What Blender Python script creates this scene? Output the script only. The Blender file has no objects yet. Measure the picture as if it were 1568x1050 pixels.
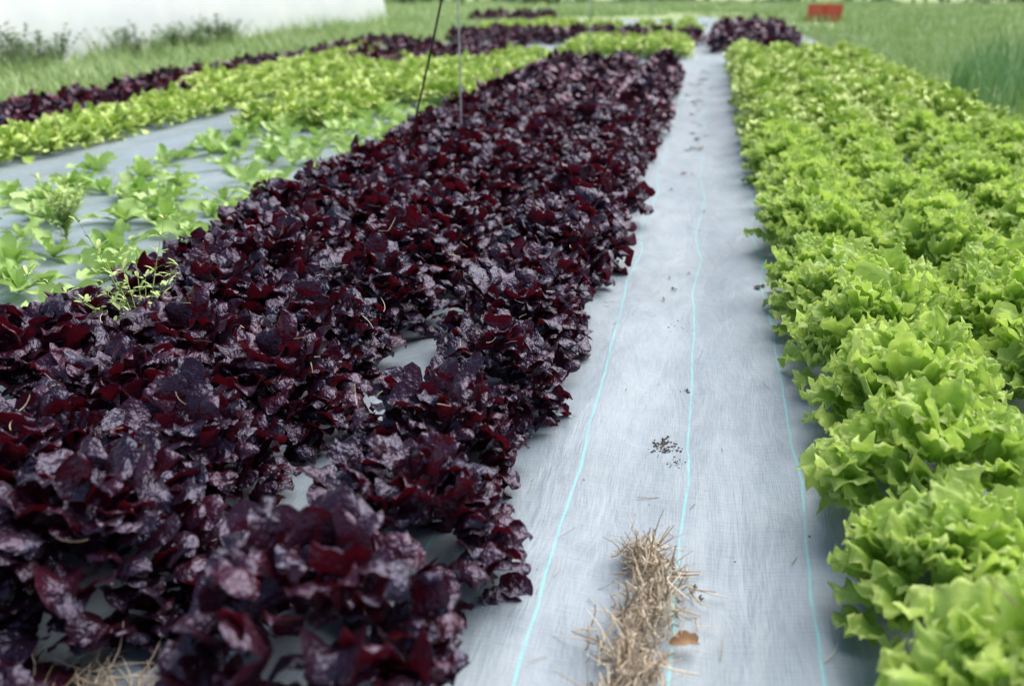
import bpy, math, random
import numpy as np
from math import radians, sin, cos, pi
random.seed(7)
S=bpy.context.scene
COL=S.collection

# ------------------------------------------------------------------ helpers
def new_obj(name, data, parent=None, loc=(0,0,0), rot=(0,0,0), scale=(1,1,1)):
    o=bpy.data.objects.new(name,data); COL.objects.link(o)
    o.location=loc; o.rotation_euler=rot; o.scale=scale
    if parent: o.parent=parent
    return o
def mesh_np(name, V, F, mat, attr=None, smooth=True):
    me=bpy.data.meshes.new(name)
    me.from_pydata([tuple(v) for v in V.tolist()],[],[tuple(f) for f in F])
    if attr is not None:
        a=me.color_attributes.new("leaf",'FLOAT_COLOR','POINT')
        a.data.foreach_set("color",np.asarray(attr,dtype=np.float32).ravel())
    if smooth: me.polygons.foreach_set("use_smooth",[True]*len(me.polygons))
    me.materials.append(mat); me.update()
    return me
class N:
    def __init__(s,name):
        s.m=bpy.data.materials.new(name); s.m.use_nodes=True
        s.t=s.m.node_tree; s.t.nodes.clear()
        s.out=s.t.nodes.new('ShaderNodeOutputMaterial')
    def n(s,typ,**k):
        nd=s.t.nodes.new(typ)
        for a,b in k.items():
            if a.startswith('i_'): nd.inputs[a[2:].replace('_',' ')].default_value=b
            else: setattr(nd,a,b)
        return nd
    def l(s,a,b): s.t.links.new(a,b)
    def ramp(s,fac,stops):
        r=s.n('ShaderNodeValToRGB'); e=r.color_ramp.elements
        while len(e)<len(stops): e.new(.5)
        for i,(p,c) in enumerate(stops):
            e[i].position=p; e[i].color=(*c,1) if len(c)==3 else c
        s.l(fac,r.inputs[0]); return r.outputs[0]
    def math(s,op,a,b=None,c=None):
        m=s.n('ShaderNodeMath',operation=op)
        for i,x in enumerate((a,b,c)):
            if x is None: continue
            if isinstance(x,(int,float)): m.inputs[i].default_value=x
            else: s.l(x,m.inputs[i])
        return m.outputs[0]
    def mix(s,f,a,b,bt='MIX'):
        m=s.n('ShaderNodeMix',data_type='RGBA',blend_type=bt)
        for i,x in ((0,f),(6,a),(7,b)):
            if isinstance(x,(int,float)): m.inputs[i].default_value=x
            elif isinstance(x,tuple): m.inputs[i].default_value=(*x,1)
            else: s.l(x,m.inputs[i])
        return m.outputs[2]

def leaf_material(name, c_dark, c_mid, c_light, trans, tfac, rough, spec, bump=.4, bscale=90, edgecol=None, basecol=None, obj_var=.25, tint=None):
    M=N(name)
    at=M.n('ShaderNodeAttribute',attribute_name='leaf')
    sep=M.n('ShaderNodeSeparateColor'); M.l(at.outputs['Color'],sep.inputs[0])
    oi=M.n('ShaderNodeObjectInfo')
    f=sep.outputs[0]
    if bump>0:
        tc=M.n('ShaderNodeTexCoord')
        no=M.n('ShaderNodeTexNoise',i_Scale=float(bscale),i_Detail=2.0); M.l(tc.outputs['Object'],no.inputs['Vector'])
        f=M.math('ADD',M.math('MULTIPLY',sep.outputs[0],.6),M.math('MULTIPLY',no.outputs[0],.4))
    f=M.math('ADD',f,M.math('MULTIPLY',M.math('SUBTRACT',oi.outputs['Random'],.5),obj_var))
    col=M.ramp(f,[(.15,c_dark),(.5,c_mid),(.85,c_light)])
    if edgecol: col=M.mix(M.math('MULTIPLY',sep.outputs[1],.6),col,edgecol)
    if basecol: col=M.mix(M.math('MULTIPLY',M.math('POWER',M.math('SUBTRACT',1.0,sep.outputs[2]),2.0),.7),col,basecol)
    p=M.n('ShaderNodeBsdfPrincipled'); M.l(col,p.inputs['Base Color'])
    if tint: p.inputs['Specular Tint'].default_value=(*tint,1)
    if bump>0:
        bm=M.n('ShaderNodeBump',i_Strength=bump,i_Distance=.006); M.l(no.outputs[0],bm.inputs['Height'])
        M.l(bm.outputs[0],p.inputs['Normal'])
    p.inputs['Roughness'].default_value=rough; p.inputs['Specular IOR Level'].default_value=spec
    if tfac>0:
        t=M.n('ShaderNodeBsdfTranslucent'); 
        tcol=M.mix(.5,col,trans); M.l(tcol,t.inputs[0])
        mx=M.n('ShaderNodeMixShader'); mx.inputs[0].default_value=tfac
        M.l(p.outputs[0],mx.inputs[1]); M.l(t.outputs[0],mx.inputs[2]); M.l(mx.outputs[0],M.out.inputs[0])
    else: M.l(p.outputs[0],M.out.inputs[0])
    return M.m

RT=(.74,.72,1.0)  # lavender specular tint, painted in for the reflection of a bluer sky
m_red=leaf_material("red_leaf",(.009,.004,.012),(.021,.005,.013),(.058,.006,.015),(.28,.006,.016),.16,.34,.85,bump=1.0,bscale=95,obj_var=.2,tint=RT)
m_red_far=leaf_material("red_leaf_far",(.020,.008,.016),(.065,.011,.020),(.15,.018,.032),(0,0,0),0,.42,.7,bump=0,obj_var=.2,tint=RT)  # lighter than red_leaf: distance haze put into the leaf colour
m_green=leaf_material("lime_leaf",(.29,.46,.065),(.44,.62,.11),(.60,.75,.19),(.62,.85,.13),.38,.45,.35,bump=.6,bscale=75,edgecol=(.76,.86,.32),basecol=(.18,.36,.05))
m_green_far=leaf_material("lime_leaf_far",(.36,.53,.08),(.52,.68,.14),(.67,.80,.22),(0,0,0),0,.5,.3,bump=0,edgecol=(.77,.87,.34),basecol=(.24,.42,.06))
m_young=leaf_material("young_leaf",(.28,.46,.11),(.42,.61,.18),(.54,.70,.27),(.45,.7,.1),.25,.42,.4,bump=.3,bscale=45)
m_grass=leaf_material("grass_blade",(.32,.46,.16),(.47,.60,.27),(.58,.67,.37),(0,0,0),0,.55,.3,bump=0,obj_var=.5)
m_reed=leaf_material("reed_blade",(.20,.37,.15),(.31,.49,.22),(.42,.59,.30),(0,0,0),0,.5,.3,bump=0)
m_weed=leaf_material("weed_leaf",(.34,.48,.13),(.48,.62,.20),(.60,.70,.26),(0,0,0),0,.5,.3,bump=0)
m_bush=leaf_material("bush_leaf",(.12,.19,.10),(.20,.28,.15),(.28,.37,.20),(0,0,0),0,.55,.3,bump=0)
m_straw=leaf_material("straw",(.30,.21,.13),(.58,.46,.32),(.78,.68,.52),(0,0,0),0,.6,.3,bump=0)

# ------------------------------------------------------------------ leaf / plants
def leaf(rng, base, az, th0, curl, L, W, nu, nv, ramp_amp, freq, cup, serr=.05, twist=0.0, pet=.2, widest=.62, cp=1.4, sf=2.3, crum=0.0):
    vs=np.sin(np.linspace(0,pi/2,nv+1)); us=np.sin(np.linspace(-pi/2,pi/2,nu+1)*.9)/sin(pi/2*.9)
    phi=th0+curl*vs**cp
    r=np.zeros(nv+1); z=np.zeros(nv+1)
    for i in range(nv):
        ds=(vs[i+1]-vs[i])*L; pm=(phi[i]+phi[i+1])/2
        r[i+1]=r[i]+sin(pm)*ds; z[i+1]=z[i]+cos(pm)*ds
    sm=np.clip(vs/widest,0,1); sm=sm*sm*(3-2*sm)
    prof=pet+(1-pet)*sm
    tip=np.where(vs>widest,np.sqrt(np.clip(1-((vs-widest)/(1-widest+.004))**2,.0,1)),1.0)
    prof=prof*np.maximum(tip,.10)
    U,Vv=np.meshgrid(us,vs)
    ang=np.arctan2(U*prof[:,None]*W,(Vv-.5)*L)
    ph=rng.random(6)*6.28
    wave=np.sin(freq*ang+ph[0])+.6*np.sin(freq*1.7*ang+ph[1])
    w2=np.sin(freq*sf*ang+ph[2])
    E=np.maximum(np.abs(U)**2.2*np.clip(Vv*1.6,0,1),np.clip((Vv-.70)/.30,0,1)**1.5)
    half=W*prof[:,None]*(1+serr*w2*np.abs(U))
    side=U*half
    nrm=cup*W*(U**2)*prof[:,None]*1.0+ramp_amp*E*wave + twist*U*prof[:,None]*W
    nrm+=ramp_amp*.25*np.sin(9*Vv+ph[3]+3*U)
    if crum: nrm+=crum*(np.sin(5.5*U+ph[4]+3*Vv)*np.sin(8.5*Vv+ph[5])+.5*np.sin(9*U+ph[5]-6*Vv))
    P=phi[:,None]
    R=r[:,None]-np.cos(P)*nrm*1.0; Z=z[:,None]+np.sin(P)*nrm
    tp=serr*L*.35*w2*np.clip((Vv-.7)/.3,0,1); R=R+np.sin(P)*tp; Z=Z+np.cos(P)*tp
    X=R*cos(az)-side*sin(az)+base[0]; Y=R*sin(az)+side*cos(az)+base[1]; Z=Z+base[2]
    V=np.stack([X,Y,Z],-1).reshape(-1,3)
    F=[]
    for i in range(nv):
        for j in range(nu):
            a=i*(nu+1)+j; F.append((a,a+1,a+nu+2,a+nu+1))
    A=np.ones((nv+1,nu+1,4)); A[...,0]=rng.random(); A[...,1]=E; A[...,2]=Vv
    return V,F,A.reshape(-1,4)
def join(parts):
    Vs=[];Fs=[];As=[];o=0
    for V,F,A in parts:
        Vs.append(V);As.append(A);Fs+= [tuple(i+o for i in f) for f in F]; o+=len(V)
    return np.concatenate(Vs),Fs,np.concatenate(As)

def head(rng,n,R,H,inner,fn,tmax=1.02):
    """leaf bases spread through a low dome; fn(q,theta,az,base) -> leaf"""
    P=[]; lob=rng.random(3)*6.28
    for i in range(n):
        q=(i+.5)/n; az=i*2.39996+rng.normal()*.3
        th=math.acos(max(-.2,1-q*tmax))+rng.normal()*.10
        th=min(max(th,.02),1.75)
        k=1+.07*sin(2*az+lob[0])+.06*sin(3*az+lob[1])
        fr=inner*rng.uniform(.75,1.15)
        b=(sin(th)*cos(az)*R*k*fr, sin(th)*sin(az)*R*k*fr, max(.012,.04+cos(th)*(H-.04)*fr*k))
        P.append(fn(q,th,az+rng.normal()*.6,b))
    return P
def red_lettuce(seed,n=215,nu=9,nv=8,k=1.0,mat=None):
    rng=np.random.default_rng(seed)
    def fn(q,th,az,b):
        L=rng.uniform(.048,.076)*(1+.10*q)*k; W=rng.uniform(.024,.037)*k
        t0=th*.6+rng.normal()*.25
        return leaf(rng,b,az,t0,radians(rng.choice([rng.uniform(15,50),rng.uniform(60,150)],p=[.22,.78])),L,W,nu,nv,rng.uniform(.0035,.0085),rng.uniform(2.4,4.6),rng.normal()*.45-.15,.05,rng.normal()*.3,.6,.42,1.3,1.7,.0022)
    V,F,A=join(head(rng,n,.208,.275,.72,fn,1.08))
    return mesh_np("red_lettuce_mesh",V,F,mat or m_red,A)
def green_lettuce(seed,n=145,nu=20,nv=10,k=1.0,mat=None):
    rng=np.random.default_rng(seed)
    def fn(q,th,az,b):
        L=rng.uniform(.060,.095)*(1+.15*q)*k; W=rng.uniform(.029,.045)*k
        return leaf(rng,b,az,th*.62+rng.normal()*.2,radians(rng.uniform(10,90)),L,W,nu,nv,rng.uniform(.007,.0115)*k,rng.uniform(5.5,8.2)*(nu/20)**.5,rng.normal()*.35+.1,.15,rng.normal()*.3,.5,.55,1.8,1.6,.0045*k)
    V,F,A=join(head(rng,n,.215,.24,.69,fn,1.05))
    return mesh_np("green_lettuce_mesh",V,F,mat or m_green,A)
def young(seed):
    rng=np.random.default_rng(seed); P=[]
    n=int(rng.integers(7,13))
    for i in range(n):
        q=(i+.5)/n; az=i*2.39996+rng.normal()*.5
        th=radians(25+55*q+rng.normal()*10)
        P.append(leaf(rng,(0,0,.01),az,th,radians(10+rng.random()*45),(.10+.08*q)*rng.uniform(.7,1.25),.022+.018*rng.random(),6,8,.009,5,.3,.1,rng.normal()*.4,.15,.6,1.3))
    V,F,A=join(P); return mesh_np("young_chicory_mesh",V,F,m_young,A)

REDS=[red_lettuce(10+i) for i in range(7)]
GRNS=[green_lettuce(40+i) for i in range(6)]
REDS_F=[red_lettuce(20+i,120,4,4,1.25,m_red_far) for i in range(4)]
REDS_S=[red_lettuce(70+i,60,3,4,1.4,m_red_far) for i in range(3)]
GRNS_S=[green_lettuce(80+i,50,6,5,1.35,m_green_far) for i in range(4)]
GRNS_F=[green_lettuce(60+i,95,10,6,1.15,m_green_far) for i in range(4)]
YNG=[young(90+i) for i in range(8)]

def empty(name,loc=(0,0,0)):
    return new_obj(name,None,loc=loc)
def gz(x,y):
    z=.010*sin(1.7*x+.6*y)+.006*sin(2.9*y+1.3*x)+.004*sin(7.1*y+3*x)+.004*sin(11*x+1.5*y)
    z+=.004*sin(23*x+2.1*sin(1.3*y))
    z-=.03*math.exp(-((x+.00)/.22)**2)
    return z
def put(parent,mesh,x,y,s,child,zs=1.0):
    new_obj(child,mesh,parent,(x,y,gz(x,y)-.005),(random.gauss(0,.06),random.gauss(0,.06),random.uniform(0,6.28)),(s,s,s*zs))
def rows(parent,xs,y0,y1,step,meshes,scale,child,jit=.03,zs=1.0,skip=0.0,stag=True,far=None,fy=6.5,grow=0.0):
    for k,x in enumerate(xs):
        y=y0+(step*.5 if (k%2 and stag) else 0)
        while y<y1:
            if random.random()>=skip:
                s=scale*random.uniform(.92,1.1)*(1+grow*min(1,max(0,(y-2.4)/2)))
                px=x+random.gauss(0,jit); py=y+random.gauss(0,jit)
                ms=far if (far and y>fy) else meshes
                put(parent,random.choice(ms),px,py,s,child,zs*random.uniform(.9,1.1))
            y+=step
bed=empty("red_lettuce_bed")
put(bed,REDS[0],-.50,1.13,1.14,"red_lettuce")
rows(bed,[-.475],1.50,12,.355,REDS,.98,"red_lettuce",.018,zs=1.04,far=REDS_F,fy=7,grow=.07)
put(bed,REDS[2],-.97,1.31,1.12,"red_lettuce"); put(bed,REDS[3],-1.20,1.16,1.08,"red_lettuce"); put(bed,REDS[5],-.97,.85,.85,"red_lettuce")
rows(bed,[-.965],1.67,3.1,.355,REDS,1.0,"red_lettuce",.015,far=REDS_F,fy=7)
rows(bed,[-.925],3.1,12,.35,REDS,1.04,"red_lettuce",.025,far=REDS_F,fy=7)
rows(bed,[-1.28,-1.59],1.46,12,.345,REDS,1.03,"red_lettuce",.025,far=REDS_F,fy=7)
bed=empty("green_lettuce_bed")
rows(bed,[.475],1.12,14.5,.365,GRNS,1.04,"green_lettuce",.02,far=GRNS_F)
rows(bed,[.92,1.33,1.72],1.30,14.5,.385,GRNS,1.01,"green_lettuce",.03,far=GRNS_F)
# far beds
bed=empty("red_lettuce_bed"); rows(bed,[.3,.62,.94,1.26],16.8,23,.36,REDS_S,1.1,"red_lettuce")
bed=empty("young_chicory_bed")
rows(bed,[-2.0,-2.25,-2.5,-2.75,-3.0,-3.2],1.3,8.2,.28,YNG,.95,"young_chicory",.08,skip=.10)
bed=empty("green_lettuce_bed")
rows(bed,[-2.75,-3.0,-3.25],7.0,11.8,.30,GRNS_S,.8,"green_lettuce")
rows(bed,[-1.98,-2.25,-2.5],8.4,14,.30,GRNS_S,.8,"green_lettuce")
bed=empty("green_lettuce_bed")
rows(bed,[-4.02,-4.26],2.4,13.5,.22,GRNS_S,.70,"green_lettuce",.02)
bed=empty("red_lettuce_bed")
rows(bed,[-4.62,-4.87,-5.12],2.5,8.6,.26,REDS_S,.72,"red_lettuce",.03)
rows(bed,[-5.12,-5.35],8.8,17,.28,REDS_S,.72,"red_lettuce",.03)
bed=empty("green_lettuce_bed"); rows(bed,[-4.6,-4.85],8.8,14,.26,GRNS_S,.72,"green_lettuce",.03)
bed=empty("red_lettuce_bed"); rows(bed,[-2.75,-3.0,-3.3,-4.0,-4.3],12.1,15,.30,REDS_S,.85,"red_lettuce",.04)
bed=empty("green_lettuce_bed"); rows(bed,[-.45,-.8,-1.15,-1.5,-1.85],14.4,17.2,.32,GRNS_S,.9,"green_lettuce",.04,skip=.1)
bed=empty("red_lettuce_bed"); rows(bed,[-.4,-.75,-1.1,-1.45,-1.8,-2.1,-2.5,-2.9,-3.3,-3.7,-4.1,-4.5],18.0,20.4,.34,REDS_S,.9,"red_lettuce",.05,skip=.1)
bed=empty("green_lettuce_bed"); rows(bed,[-.5,-.9,-1.4,-2.2,-2.6,-3.0,-3.4,-3.8,-4.6],20.8,24.5,.38,GRNS_S,.9,"green_lettuce",.06,skip=.3)
bed=empty("red_lettuce_bed"); rows(bed,[-4.5,-5.2,-6],27,30,.5,REDS_S,1.1,"red_lettuce",.1,skip=.1)

# ------------------------------------------------------------------ ground
M=N("field_soil_grass")
tc=M.n('ShaderNodeTexCoord'); n1=M.n('ShaderNodeTexNoise',i_Scale=.5,i_Detail=6.0); M.l(tc.outputs['Object'],n1.inputs['Vector'])
n2=M.n('ShaderNodeTexNoise',i_Scale=30.0,i_Detail=4.0); M.l(tc.outputs['Object'],n2.inputs['Vector'])
c=M.ramp(n1.outputs[0],[(.3,(.30,.42,.15)),(.55,(.40,.50,.22)),(.75,(.50,.55,.30))])
c=M.mix(.4,c,M.ramp(n2.outputs[0],[(.35,(.20,.27,.10)),(.65,(.46,.56,.25))]))
p=M.n('ShaderNodeBsdfPrincipled',i_Roughness=.9); M.l(c,p.inputs['Base Color'])
b=M.n('ShaderNodeBump',i_Strength=.6,i_Distance=.05); M.l(n2.outputs[0],b.inputs['Height']); M.l(b.outputs[0],p.inputs['Normal'])
M.l(p.outputs[0],M.out.inputs[0])
V=np.array([(-500,-100,-.09),(500,-100,-.09),(500,900,-.09),(-500,900,-.09)],float)
new_obj("ground",mesh_np("ground",V,[(0,1,2,3)],M.m,smooth=False))

# fabric
M=N("woven_ground_cover")
tc=M.n('ShaderNodeTexCoord'); ob=tc.outputs['Object']
sx=M.n('ShaderNodeSeparateXYZ'); M.l(ob,sx.inputs[0])
def noise(vec_scale,scale,detail=4,dist=0.0):
    mp=M.n('ShaderNodeMapping'); mp.inputs['Scale'].default_value=vec_scale; M.l(ob,mp.inputs[0])
    n=M.n('ShaderNodeTexNoise'); n.inputs['Scale'].default_value=scale; n.inputs['Detail'].default_value=detail
    n.inputs['Distortion'].default_value=dist
    M.l(mp.outputs[0],n.inputs['Vector']); return n.outputs[0]
big=noise((1,1,1),1.6,6); mid=noise((1,.6,1),9,6,.6); weaveY=noise((14,230,1),1.0,3); weaveX=noise((300,16,1),1.0,3)
wrk=noise((5,1.2,1),2.2,4,1.2)
spk=noise((1,1,1),70,3); lw=noise((.15,1.1,1),1.0,1); lw2=noise((.2,5,1),1.0,2)
base=M.ramp(big,[(.3,(.205,.27,.315)),(.5,(.25,.315,.36)),(.7,(.30,.365,.41))])
base=M.mix(.32,base,M.ramp(mid,[(.35,(.145,.195,.235)),(.62,(.37,.425,.475))]))
wv=M.math('ADD',M.math('MULTIPLY',weaveY,.5),M.math('MULTIPLY',weaveX,.5))
base=M.mix(.22,base,M.ramp(wv,[(.38,(.14,.185,.225)),(.60,(.40,.455,.505))]))
cen=M.math('SUBTRACT',1.0,M.math('MINIMUM',M.math('MULTIPLY',M.math('ABSOLUTE',M.math('ADD',sx.outputs[0],.02)),5.0),1.0))
dm=M.math('MULTIPLY',M.ramp(spk,[(.62,(0,0,0)),(.72,(1,1,1))]),M.ramp(mid,[(.54,(0,0,0)),(.64,(1,1,1))]))
dm=M.math('MULTIPLY',dm,M.math('ADD',M.math('MULTIPLY',cen,.6),.08))
base=M.mix(dm,base,(.13,.105,.09))
soft=M.math('MULTIPLY',M.ramp(noise((1,.5,1),4,5),[(.5,(0,0,0)),(.75,(1,1,1))]),.35)
base=M.mix(soft,base,(.20,.22,.22))
wob=M.math('ADD',M.math('MULTIPLY',M.math('SUBTRACT',lw,.5),.10),M.math('MULTIPLY',M.math('SUBTRACT',lw2,.5),.014))
xx=M.math('ADD',M.math('ADD',sx.outputs[0],-.012+.1175+.235*20),wob)
fr=M.math('ABSOLUTE',M.math('SUBTRACT',M.math('MODULO',xx,.235),.1175))
ln=M.ramp(M.math('DIVIDE',fr,.1175),[(.014,(1,1,1)),(.030,(0,0,0))])
ln=M.math('MULTIPLY',ln,M.ramp(noise((1,1,1),30,3),[(.3,(.35,.35,.35)),(.5,(.75,.75,.75))]))
base=M.mix(ln,base,(.18,.58,.58))
p=M.n('ShaderNodeBsdfPrincipled',i_Roughness=.45); p.inputs['Specular IOR Level'].default_value=.6
p.inputs['Sheen Weight'].default_value=.6; p.inputs['Sheen Roughness'].default_value=.32
M.l(base,p.inputs['Base Color'])
b=M.n('ShaderNodeBump',i_Strength=.45,i_Distance=.012); M.l(M.math('ADD',M.math('ADD',mid,M.math('MULTIPLY',wrk,1.1)),M.math('MULTIPLY',wv,.3)),b.inputs['Height']); M.l(b.outputs[0],p.inputs['Normal'])
M.l(p.outputs[0],M.out.inputs[0])
m_fab=M.m
def sheet(name,x0,x1,y0,y1,dx,dy,mat):
    xs=np.arange(x0,x1+dx*.5,dx); ys=np.arange(y0,y1+dy*.5,dy)
    V=np.array([(x,y,gz(x,y)) for y in ys for x in xs]); nx=len(xs)
    F=[(j*nx+i,j*nx+i+1,(j+1)*nx+i+1,(j+1)*nx+i) for j in range(len(ys)-1) for i in range(nx-1)]
    return new_obj(name,mesh_np(name,V,F,mat))
sheet("ground_cover_fabric",-4.5,1.95,-1.5,26,.05,.08,m_fab)
sheet("ground_cover_fabric",-.35,.2,26.05,34,.05,.2,m_fab)
sheet("ground_cover_fabric",-4.0,-.6,27,31,.1,.2,m_fab)

# ------------------------------------------------------------------ straw & debris
def stalk(rng,p,d,L,r,bend,seg=4,flat=None):
    d=np.array(d,float); d/=np.linalg.norm(d)
    P=[np.array(p,float)]; bdir=rng.normal(size=3)*bend
    for i in range(seg):
        d=d+bdir/seg; d/=np.linalg.norm(d); P.append(P[-1]+d*L/seg)
    s=np.cross(d,[0,0,1.]); s/= (np.linalg.norm(s)+1e-6); t=np.cross(s,d)
    V=[];F=[]
    for i,q in enumerate(P):
        rr=r*(1-.4*i/seg)
        for a in range(3): V.append(q+s*cos(a*2.094)*rr+t*sin(a*2.094)*rr*(flat or 1))
    for i in range(seg):
        for a in range(3):
            b2=(a+1)%3; F.append((i*3+a,i*3+b2,i*3+3+b2,i*3+3+a))
    V=np.array(V); A=np.ones((len(V),4)); A[:,0]=rng.random(); A[:,1]=0
    return V,F,A
rng=np.random.default_rng(5); P=[]; DX=.045
lumps=[(-.105,1.64,.032,.022),(-.08,1.56,.045,.045),(-.075,1.46,.045,.055),(-.105,1.36,.05,.055),(-.095,1.27,.032,.04),(-.13,1.16,.045,.04),(-.12,1.09,.045,.03)]
for i in range(1150):
    lx,ly,lr,lh=lumps[int(rng.integers(len(lumps)))]
    lx+=DX
    x=lx+rng.normal()*lr*.50; y=ly+rng.normal()*lr*.70
    h=lh*max(0,1-((x-lx)/(lr*1.5))**2)*rng.random()
    a=rng.normal()*1.1+pi/2+(pi if rng.random()<.5 else 0)
    L=rng.uniform(.022,.080)
    P.append(stalk(rng,(x-cos(a)*L/2,y-sin(a)*L/2,gz(x,y)+.004+h),(cos(a),sin(a),rng.normal()*.2),L,rng.uniform(.0010,.0034),4.0,8,.3))
V,F,A=join(P); V[:,2]=np.maximum(V[:,2],-.028); new_obj("straw_pile",mesh_np("straw_pile",V,F,m_straw,A))
P=[]
for i in range(60):
    x=rng.uniform(-.33,.25); y=rng.uniform(1.2,3.2) if i<45 else rng.uniform(3,9); a=rng.random()*6.28
    if i<28: x=-.1+DX+rng.normal()*.08; y=1.6+rng.normal()*.25
    P.append(stalk(rng,(x,y,gz(x,y)+.004),(cos(a),sin(a),.0),rng.uniform(.01,.07),rng.uniform(.0006,.0013),.5))
for (x,y) in [(-.86,1.08),(-.95,1.08),(-.80,1.10)]:
    for i in range(60):
        a=rng.random()*6.28; px=x+rng.normal()*.06; py=y+rng.normal()*.03
        P.append(stalk(rng,(px,py,gz(px,py)+.005+rng.random()*.02),(cos(a),sin(a),rng.normal()*.1),rng.uniform(.03,.1),rng.uniform(.0008,.002),.8))
V,F,A=join(P); new_obj("loose_straw",mesh_np("loose_straw",V,F,m_straw,A))
P=[]
for i in range(60):
    x=rng.uniform(-1.4,-.35); y=rng.uniform(1.1,3.4); a=rng.random()*6.28
    P.append(stalk(rng,(x,y,.235+rng.random()*.03),(cos(a),sin(a),rng.normal()*.3),rng.uniform(.02,.06),.001,.7))
for i in range(18):
    x=rng.uniform(.42,.62); y=rng.uniform(.98,1.22); a=rng.random()*6.28
    P.append(stalk(rng,(x,y,.245+rng.random()*.02),(cos(a),sin(a),rng.normal()*.4),rng.uniform(.05,.13),.0016,.5))
V,F,A=join(P); new_obj("straw_on_leaves",mesh_np("straw_on_leaves",V,F,m_straw,A))
# soil crumbs
M=N("soil_crumb"); p=M.n('ShaderNodeBsdfPrincipled',i_Roughness=.9)
tc=M.n('ShaderNodeTexCoord'); n=M.n('ShaderNodeTexNoise',i_Scale=60.0); M.l(tc.outputs['Object'],n.inputs['Vector'])
M.l(M.ramp(n.outputs[0],[(.3,(.05,.035,.03)),(.7,(.16,.11,.085))]),p.inputs['Base Color']); M.l(p.outputs[0],M.out.inputs[0]); m_soil=M.m
P=[]
def crumb(x,y,r):
    v=np.array([(1,0,0),(-1,0,0),(0,1,0),(0,-1,0),(0,0,1),(0,0,-.3)],float)*r*rng.uniform(.5,1.3,(6,1)); v[:,2]*=.7
    v+= (x,y,gz(x,y)+r*.3)
    return v,[(0,2,4),(2,1,4),(1,3,4),(3,0,4),(2,0,5),(1,2,5),(3,1,5),(0,3,5)],np.ones((6,4))
for (cx,cy,sp,n,r) in [(-.085,2.14,.016,75,.0038),(-.06,2.05,.012,20,.0025),(-.08,3.0,.02,14,.003),(-.04,2.5,.010,8,.004),(-.1,1.9,.15,12,.0018),(.12,1.75,.1,5,.0025)]:
    for i in range(n): P.append(crumb(cx+DX+rng.normal()*sp,cy+rng.normal()*sp*1.5,r*rng.uniform(.4,1.3)))
for i in range(10):
    y=rng.uniform(3.5,16); P.append(crumb(-.03+rng.normal()*.06,y,rng.uniform(.002,.005)))
P.append(crumb(.225,3.45,.018)); P.append(crumb(.245,3.47,.014))
V,F,A=join(P); new_obj("soil_crumbs",mesh_np("soil_crumbs",V,F,m_soil,A,False))
m_dry=leaf_material("dry_leaf",(.20,.10,.05),(.36,.2,.1),(.5,.3,.16),(.5,.3,.1),.2,.6,.3)
m_litter=leaf_material("leaf_litter",(.12,.09,.09),(.22,.16,.15),(.32,.25,.23),(0,0,0),0,.7,.3)
V,F,A=leaf(rng,(0,0,.008),.4,radians(82),.5,.05,.014,5,7,.003,5,.6,.1,.3,.3,.5)
new_obj("dry_leaf",mesh_np("dry_leaf",V,F,m_dry,A),loc=(.0,1.37,gz(.0,1.37)+.01))
P=[]
for i in range(45):
    y=rng.uniform(5.5,13) if i<38 else rng.uniform(3,6); x=-.05+rng.normal()*(.04)
    V,F,A=leaf(rng,(x,y,gz(x,y)+.004),rng.random()*6.28,radians(84),.1,rng.uniform(.03,.09),rng.uniform(.007,.018),4,5,.003,5,.3,.1,.2,.3,.5)
    if i>=38: V=(V-[x,y,0])*[.4,.4,1]+[x,y,0]
    P.append((V,F,A))
V,F,A=join(P); new_obj("leaf_litter",mesh_np("leaf_litter",V,F,m_litter,A))

# ------------------------------------------------------------------ grass
def blade(rng,x,y,h,w,lean):
    a=rng.random()*6.28; f=rng.random()*6.28; dx,dy=cos(f)*w,sin(f)*w; V=[];
    for i,t in enumerate((0,.55,1)):
        ox=cos(a)*lean*t*t*h; oy=sin(a)*lean*t*t*h; ww=(1,.85,.08)[i]; z=h*t*(1-.25*lean*t)
        V+=[(x+ox-dx*ww,y+oy-dy*ww,z),(x+ox+dx*ww,y+oy+dy*ww,z)]
    V=np.array(V); A=np.ones((6,4)); A[:,0]=rng.random(); A[:,1]=0
    return V,[(0,1,3,2),(2,3,5,4)],A
def patch(seed,n,size,h0,h1,w,mat,lean=.5):
    rng=np.random.default_rng(seed)
    P=[blade(rng,rng.uniform(-size/2,size/2),rng.uniform(-size/2,size/2),rng.uniform(h0,h1),w*rng.uniform(.6,1.3),rng.uniform(.1,lean*1.6)) for _ in range(n)]
    V,F,A=join(P); return mesh_np("grass_patch",V,F,mat,A,False)
G=[patch(100+i,240,1.1,.10,.28,.006,m_grass) for i in range(5)]
GF=[patch(110+i,200,1.6,.10,.26,.012,m_grass) for i in range(5)]
GT=[patch(120+i,50,.35,.22,.5,.006,m_grass,.4) for i in range(3)]
RD=[patch(130+i,60,.4,.35,.75,.007,m_reed,.25) for i in range(3)]
def scatter(parent,n,fx,fy,meshes,s0,s1,child,cond=lambda x,y:True):
    k=0
    while k<n:
        x,y=random.uniform(*fx),random.uniform(*fy)
        if not cond(x,y): k+=.2; continue
        s=random.uniform(s0,s1); new_obj(child,random.choice(meshes),parent,(x,y,-.07),(0,0,random.uniform(0,6.28)),(s,s,s*random.uniform(.8,1.2))); k+=1
g=empty("grass")
scatter(g,130,(-8.2,-5.95),(3,27),G,.9,1.2,"grass_patch")
scatter(g,80,(-8.3,-7.2),(4,28),GT,.9,1.3,"grass_tuft")
scatter(g,40,(-7.5,-5.7),(4,28),GT,.6,.9,"grass_tuft")
scatter(g,90,(2.4,8),(4,20),G,.9,1.2,"grass_patch",lambda x,y:x<y*.36+1.6)
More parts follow.
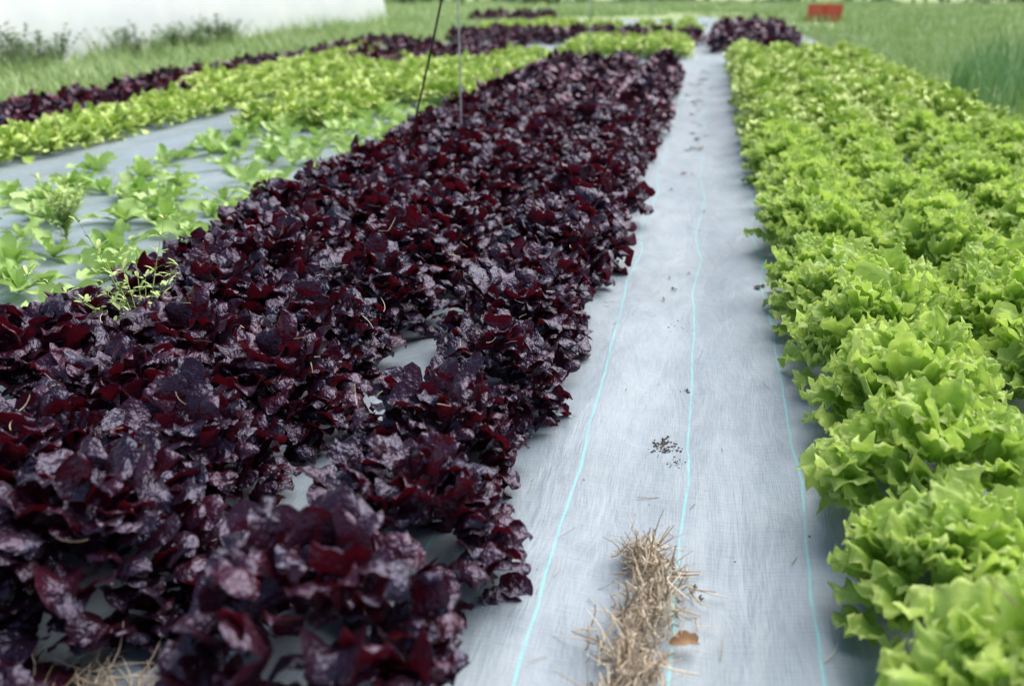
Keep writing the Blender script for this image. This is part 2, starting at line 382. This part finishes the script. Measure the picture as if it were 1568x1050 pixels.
scatter(g,130,(2.5,20),(18,60),GF,.9,1.3,"grass_patch",lambda x,y:x<y*.36+1.6)
scatter(g,40,(2.3,7),(6,24),GT,.7,1.0,"grass_tuft",lambda x,y:x<y*.36+1.6)
scatter(g,34,(2.4,3.6),(5.5,11),RD,.8,1.15,"reed_tuft")
scatter(g,260,(-32,12),(24,60),GF,1.0,1.5,"grass_patch",lambda x,y:not(-4.5<x<.5 and y<34) and x>-y*.85)
scatter(g,35,(-6.2,-4.9),(17,26),G,.8,1.0,"grass_patch")
scatter(g,20,(2.0,2.4),(14,24),G,.7,.9,"grass_patch")

# ------------------------------------------------------------------ weeds
def weed(seed,H,nst,spread,mat,lf=.03,lw=.006,nl=5):
    rng=np.random.default_rng(seed); P=[]
    for s in range(nst):
        a=rng.random()*6.28; ln=rng.uniform(.1,spread); h=H*rng.uniform(.55,1.0); seg=9
        pr=np.array([0.,0.,0.]); 
        for i in range(seg):
            t=(i+1)/seg; q=np.array([cos(a)*ln*h*t**1.5,sin(a)*ln*h*t**1.5,h*t*(1-.2*ln*t)])
            P.append(stalk(rng,pr,q-pr,np.linalg.norm(q-pr),.0022*(1.2-t)*(H/.25),.0,1)); pr=q
            for k in range(nl if i>1 else 1):
                la=rng.random()*6.28
                P.append(leaf(rng,tuple(q),la,radians(rng.uniform(25,75)),radians(40),lf*rng.uniform(.6,1.4),lw*rng.uniform(.7,1.3),2,3,.0,3,.2,.0,0,.3,.5))
    V,F,A=join(P); return mesh_np("weed_mesh",V,F,mat,A)
W=[weed(200,.46,12,.75,m_weed,.028,.0045,4),weed(201,.28,12,.8,m_weed,.035,.006)]
new_obj("wild_weed",W[0],loc=(-1.44,2.30,.0),scale=(1.0,1.0,1.0))
new_obj("wild_weed",W[1],loc=(-2.55,3.6,0),scale=(1.1,1.1,1))
WB=[weed(210+i,.9,14,.6,m_bush,.08,.016) for i in range(3)]
sh=empty("weedy_shrubs")
for i in range(40):
    s=random.uniform(.4,.85); y=random.uniform(7.4,16.5)
    new_obj("shrub",random.choice(WB),sh,(random.uniform(-8.1,-7.4),y,-.05),(0,0,random.uniform(0,6.3)),(s,s,s*.85))

# ------------------------------------------------------------------ far hedge
rng=np.random.default_rng(33); n=16000
X=rng.uniform(-75,55,n); top=2.2+1.2*np.sin(X*.21)+.8*np.sin(X*.53+1)+.5*np.sin(X*1.3)
Z=rng.random(n)**.8*top-.1; Y=58+rng.normal(size=n)*1.3*(1-.35*Z/np.maximum(top,1))+3*np.sin(X*.06)
C=np.stack([X,Y,Z],-1); d1=rng.normal(size=(n,3)); d1/=np.linalg.norm(d1,axis=1)[:,None]; d2=np.cross(d1,rng.normal(size=(n,3))); d2/=np.linalg.norm(d2,axis=1)[:,None]
s=rng.uniform(.12,.32,(n,1)); V=np.stack([C-d1*s,C+d2*s*.6,C+d1*s,C-d2*s*.6],1).reshape(-1,3)
A=np.ones((n*4,4)); A[:,0]=np.repeat(rng.random(n),4); A[:,1]=0
F=[(4*i,4*i+1,4*i+2,4*i+3) for i in range(n)]
new_obj("distant_hedge",mesh_np("distant_hedge",V,F,m_bush,A,False))

# ------------------------------------------------------------------ polytunnel
M=N("tunnel_film"); tc=M.n('ShaderNodeTexCoord'); n=M.n('ShaderNodeTexNoise',i_Scale=1.2,i_Detail=5.0); M.l(tc.outputs['Object'],n.inputs['Vector'])
c=M.ramp(n.outputs[0],[(.3,(.80,.84,.89)),(.7,(.93,.94,.96))])
p=M.n('ShaderNodeBsdfPrincipled',i_Roughness=.35); M.l(c,p.inputs['Base Color'])
t=M.n('ShaderNodeBsdfTranslucent'); M.l(c,t.inputs[0]); mx=M.n('ShaderNodeMixShader'); mx.inputs[0].default_value=.4
M.l(p.outputs[0],mx.inputs[1]); M.l(t.outputs[0],mx.inputs[2]); M.l(mx.outputs[0],M.out.inputs[0])
pt=empty("polytunnel")
W2,Ht,xc=3.6,3.0,-12.0; na=28; ys=np.arange(-2,26.6,.5); V=[]
def arch(a,k=1.0): 
    c0,s0=cos(a),sin(a); return xc+W2*k*math.copysign(abs(c0)**.9,c0), Ht*k*abs(s0)**.9
for y in ys:
    for i in range(na+1):
        a=pi*i/na; x,z=arch(a,1+.008*sin(y*2*pi/2)) ; V.append((x,y,z-.08))
F=[(j*(na+1)+i,j*(na+1)+i+1,(j+1)*(na+1)+i+1,(j+1)*(na+1)+i) for j in range(len(ys)-1) for i in range(na)]
new_obj("film_cover",mesh_np("film_cover",np.array(V),F,M.m),pt)
M=N("galvanised_steel"); p=M.n('ShaderNodeBsdfPrincipled',i_Roughness=.4,i_Metallic=.3)
n=M.n('ShaderNodeTexNoise',i_Scale=8.0); M.l(M.ramp(n.outputs[0],[(.3,(.55,.57,.6)),(.7,(.7,.72,.74))]),p.inputs['Base Color']); M.l(p.outputs[0],M.out.inputs[0]); m_steel=M.m
def tube(name,pts,r,mat,parent=None):
    cu=bpy.data.curves.new(name,'CURVE'); cu.dimensions='3D'; cu.bevel_depth=r; cu.bevel_resolution=2
    sp=cu.splines.new('POLY'); sp.points.add(len(pts)-1)
    for i,q in enumerate(pts): sp.points[i].co=(*q,1)
    cu.materials.append(mat); return new_obj(name,cu,parent)
for y in np.arange(-2,27,2.0):
    tube("hoop",[(arch(pi*i/na,.98)[0],y,arch(pi*i/na,.98)[1]-.08) for i in range(na+1)],.02,m_steel,pt)

# ------------------------------------------------------------------ crop strings
def plain(name,c,r):
    M=N(name); p=M.n('ShaderNodeBsdfPrincipled',i_Roughness=r); tc=M.n('ShaderNodeTexCoord'); n=M.n('ShaderNodeTexNoise',i_Scale=12.0,i_Detail=4.0); M.l(tc.outputs['Object'],n.inputs['Vector'])
    M.l(M.ramp(n.outputs[0],[(.3,tuple(x*.8 for x in c)),(.7,c)]),p.inputs['Base Color']); M.l(p.outputs[0],M.out.inputs[0]); return M.m
m_blk=plain("black_twine",(.02,.02,.025),.6); m_gry=plain("grey_twine",(.5,.52,.55),.6)
def string(name,a,b,r,mat,sag=.02):
    a=np.array(a);b=np.array(b); pts=[]
    for i in range(17):
        t=i/16; q=a+(b-a)*t; q=q+np.array([sag*sin(pi*t*2),0,0]); pts.append(tuple(q))
    return tube(name,pts,r,mat)
string("black_string",(-1.55,5.0,0.0),(-.70,4.32,2.55),.0055,m_blk,.012)
string("grey_string",(-1.32,5.46,0.0),(-1.36,5.5,2.55),.0046,m_gry,.006)
string("grey_string",(-1.6,14.0,0.0),(-1.55,14.0,2.55),.006,m_gry,.006)
string("grey_string",(-.95,17.0,0.0),(-.95,17.0,2.55),.006,m_gry,.006)
tube("overhead_wire",[(-1.36,-2,2.57),(-1.34,12,2.53),(-1.3,30,2.57)],.003,m_steel)

# ------------------------------------------------------------------ crates
m_crate=plain("red_plastic",(.88,.07,.06),.45)
def box(x0,x1,y0,y1,z0,z1,o):
    V=[(x,y,z) for z in (z0,z1) for y in (y0,y1) for x in (x0,x1)]
    return V,[tuple(i+o for i in f) for f in ((0,2,3,1),(4,5,7,6),(0,1,5,4),(2,6,7,3),(0,4,6,2),(1,3,7,5))]
def crate(loc,rot):
    V=[];F=[]
    def add(*a):
        v,f=box(*a,len(V)); V.extend(v); F.extend(f)
    w,d,h,t=.21,.17,.22,.012
    add(-w,w,-d,d,0,.015)
    for x in (-w,w):
        for y in (-d,d): add(x-.02,x+.02,y-.02,y+.02,.0,h)
    for k,(z0,z1) in enumerate(((.02,.05),(.075,.10),(.12,.14),(.155,.17),(.185,h+.01))):
        e=.006 if k==4 else 0
        for y in (-d,d): add(-w-.004,w+.004,y-t/2-e,y+t/2+e,z0,z1)
        for x in (-w,w): add(x-t/2-e,x+t/2+e,-d-.003,d+.003,z0,z1)
    for i in range(-3,4):
        for y in (-d,d): add(i*.05-.006,i*.05+.006,y-t/2+.001,y+t/2-.001,.015,h)
    me=mesh_np("harvest_crate",np.array(V,float),F,m_crate,smooth=False)
    return new_obj("harvest_crate",me,loc=loc,rot=(0,0,rot))
for (x,y,z,r) in [(2.98,31,-.03,.05),(3.45,31.1,-.03,-.08),(2.99,31,.21,.0),(3.44,31.1,.21,.1)]: crate((x,y,z),r)
# ------------------------------------------------------------------ light, world, camera
E,AZ=radians(52),radians(40)
w=bpy.data.worlds.new("World"); S.world=w; w.use_nodes=True; nt=w.node_tree
sky=nt.nodes.new('ShaderNodeTexSky'); sky.sky_type='NISHITA'; sky.sun_disc=False; sky.sun_elevation=E; sky.sun_rotation=AZ
sky.air_density=1.0; sky.dust_density=3.0; sky.ozone_density=1.0
bg=nt.nodes['Background']; bg.inputs[1].default_value=.15; nt.links.new(sky.outputs[0],bg.inputs[0])
sd=bpy.data.lights.new("sun",'SUN'); sd.energy=4.7; sd.angle=radians(70); sd.color=(1,.98,.95)
so=new_obj("sun",sd)
from mathutils import Vector
so.rotation_euler=Vector((sin(AZ)*cos(E),cos(AZ)*cos(E),sin(E))).to_track_quat('Z','Y').to_euler()
cd=bpy.data.cameras.new("camera"); cam=new_obj("camera",cd,loc=(0,0,1.0),rot=(radians(90-19.84),0,radians(10.7)))
cd.lens=35; cd.sensor_width=36; cd.clip_start=.05; cd.clip_end=2000
cd.dof.use_dof=True; cd.dof.focus_distance=2.4; cd.dof.aperture_fstop=2.5
S.camera=cam
S.view_settings.view_transform='Standard'; S.view_settings.look='None'; S.view_settings.exposure=0
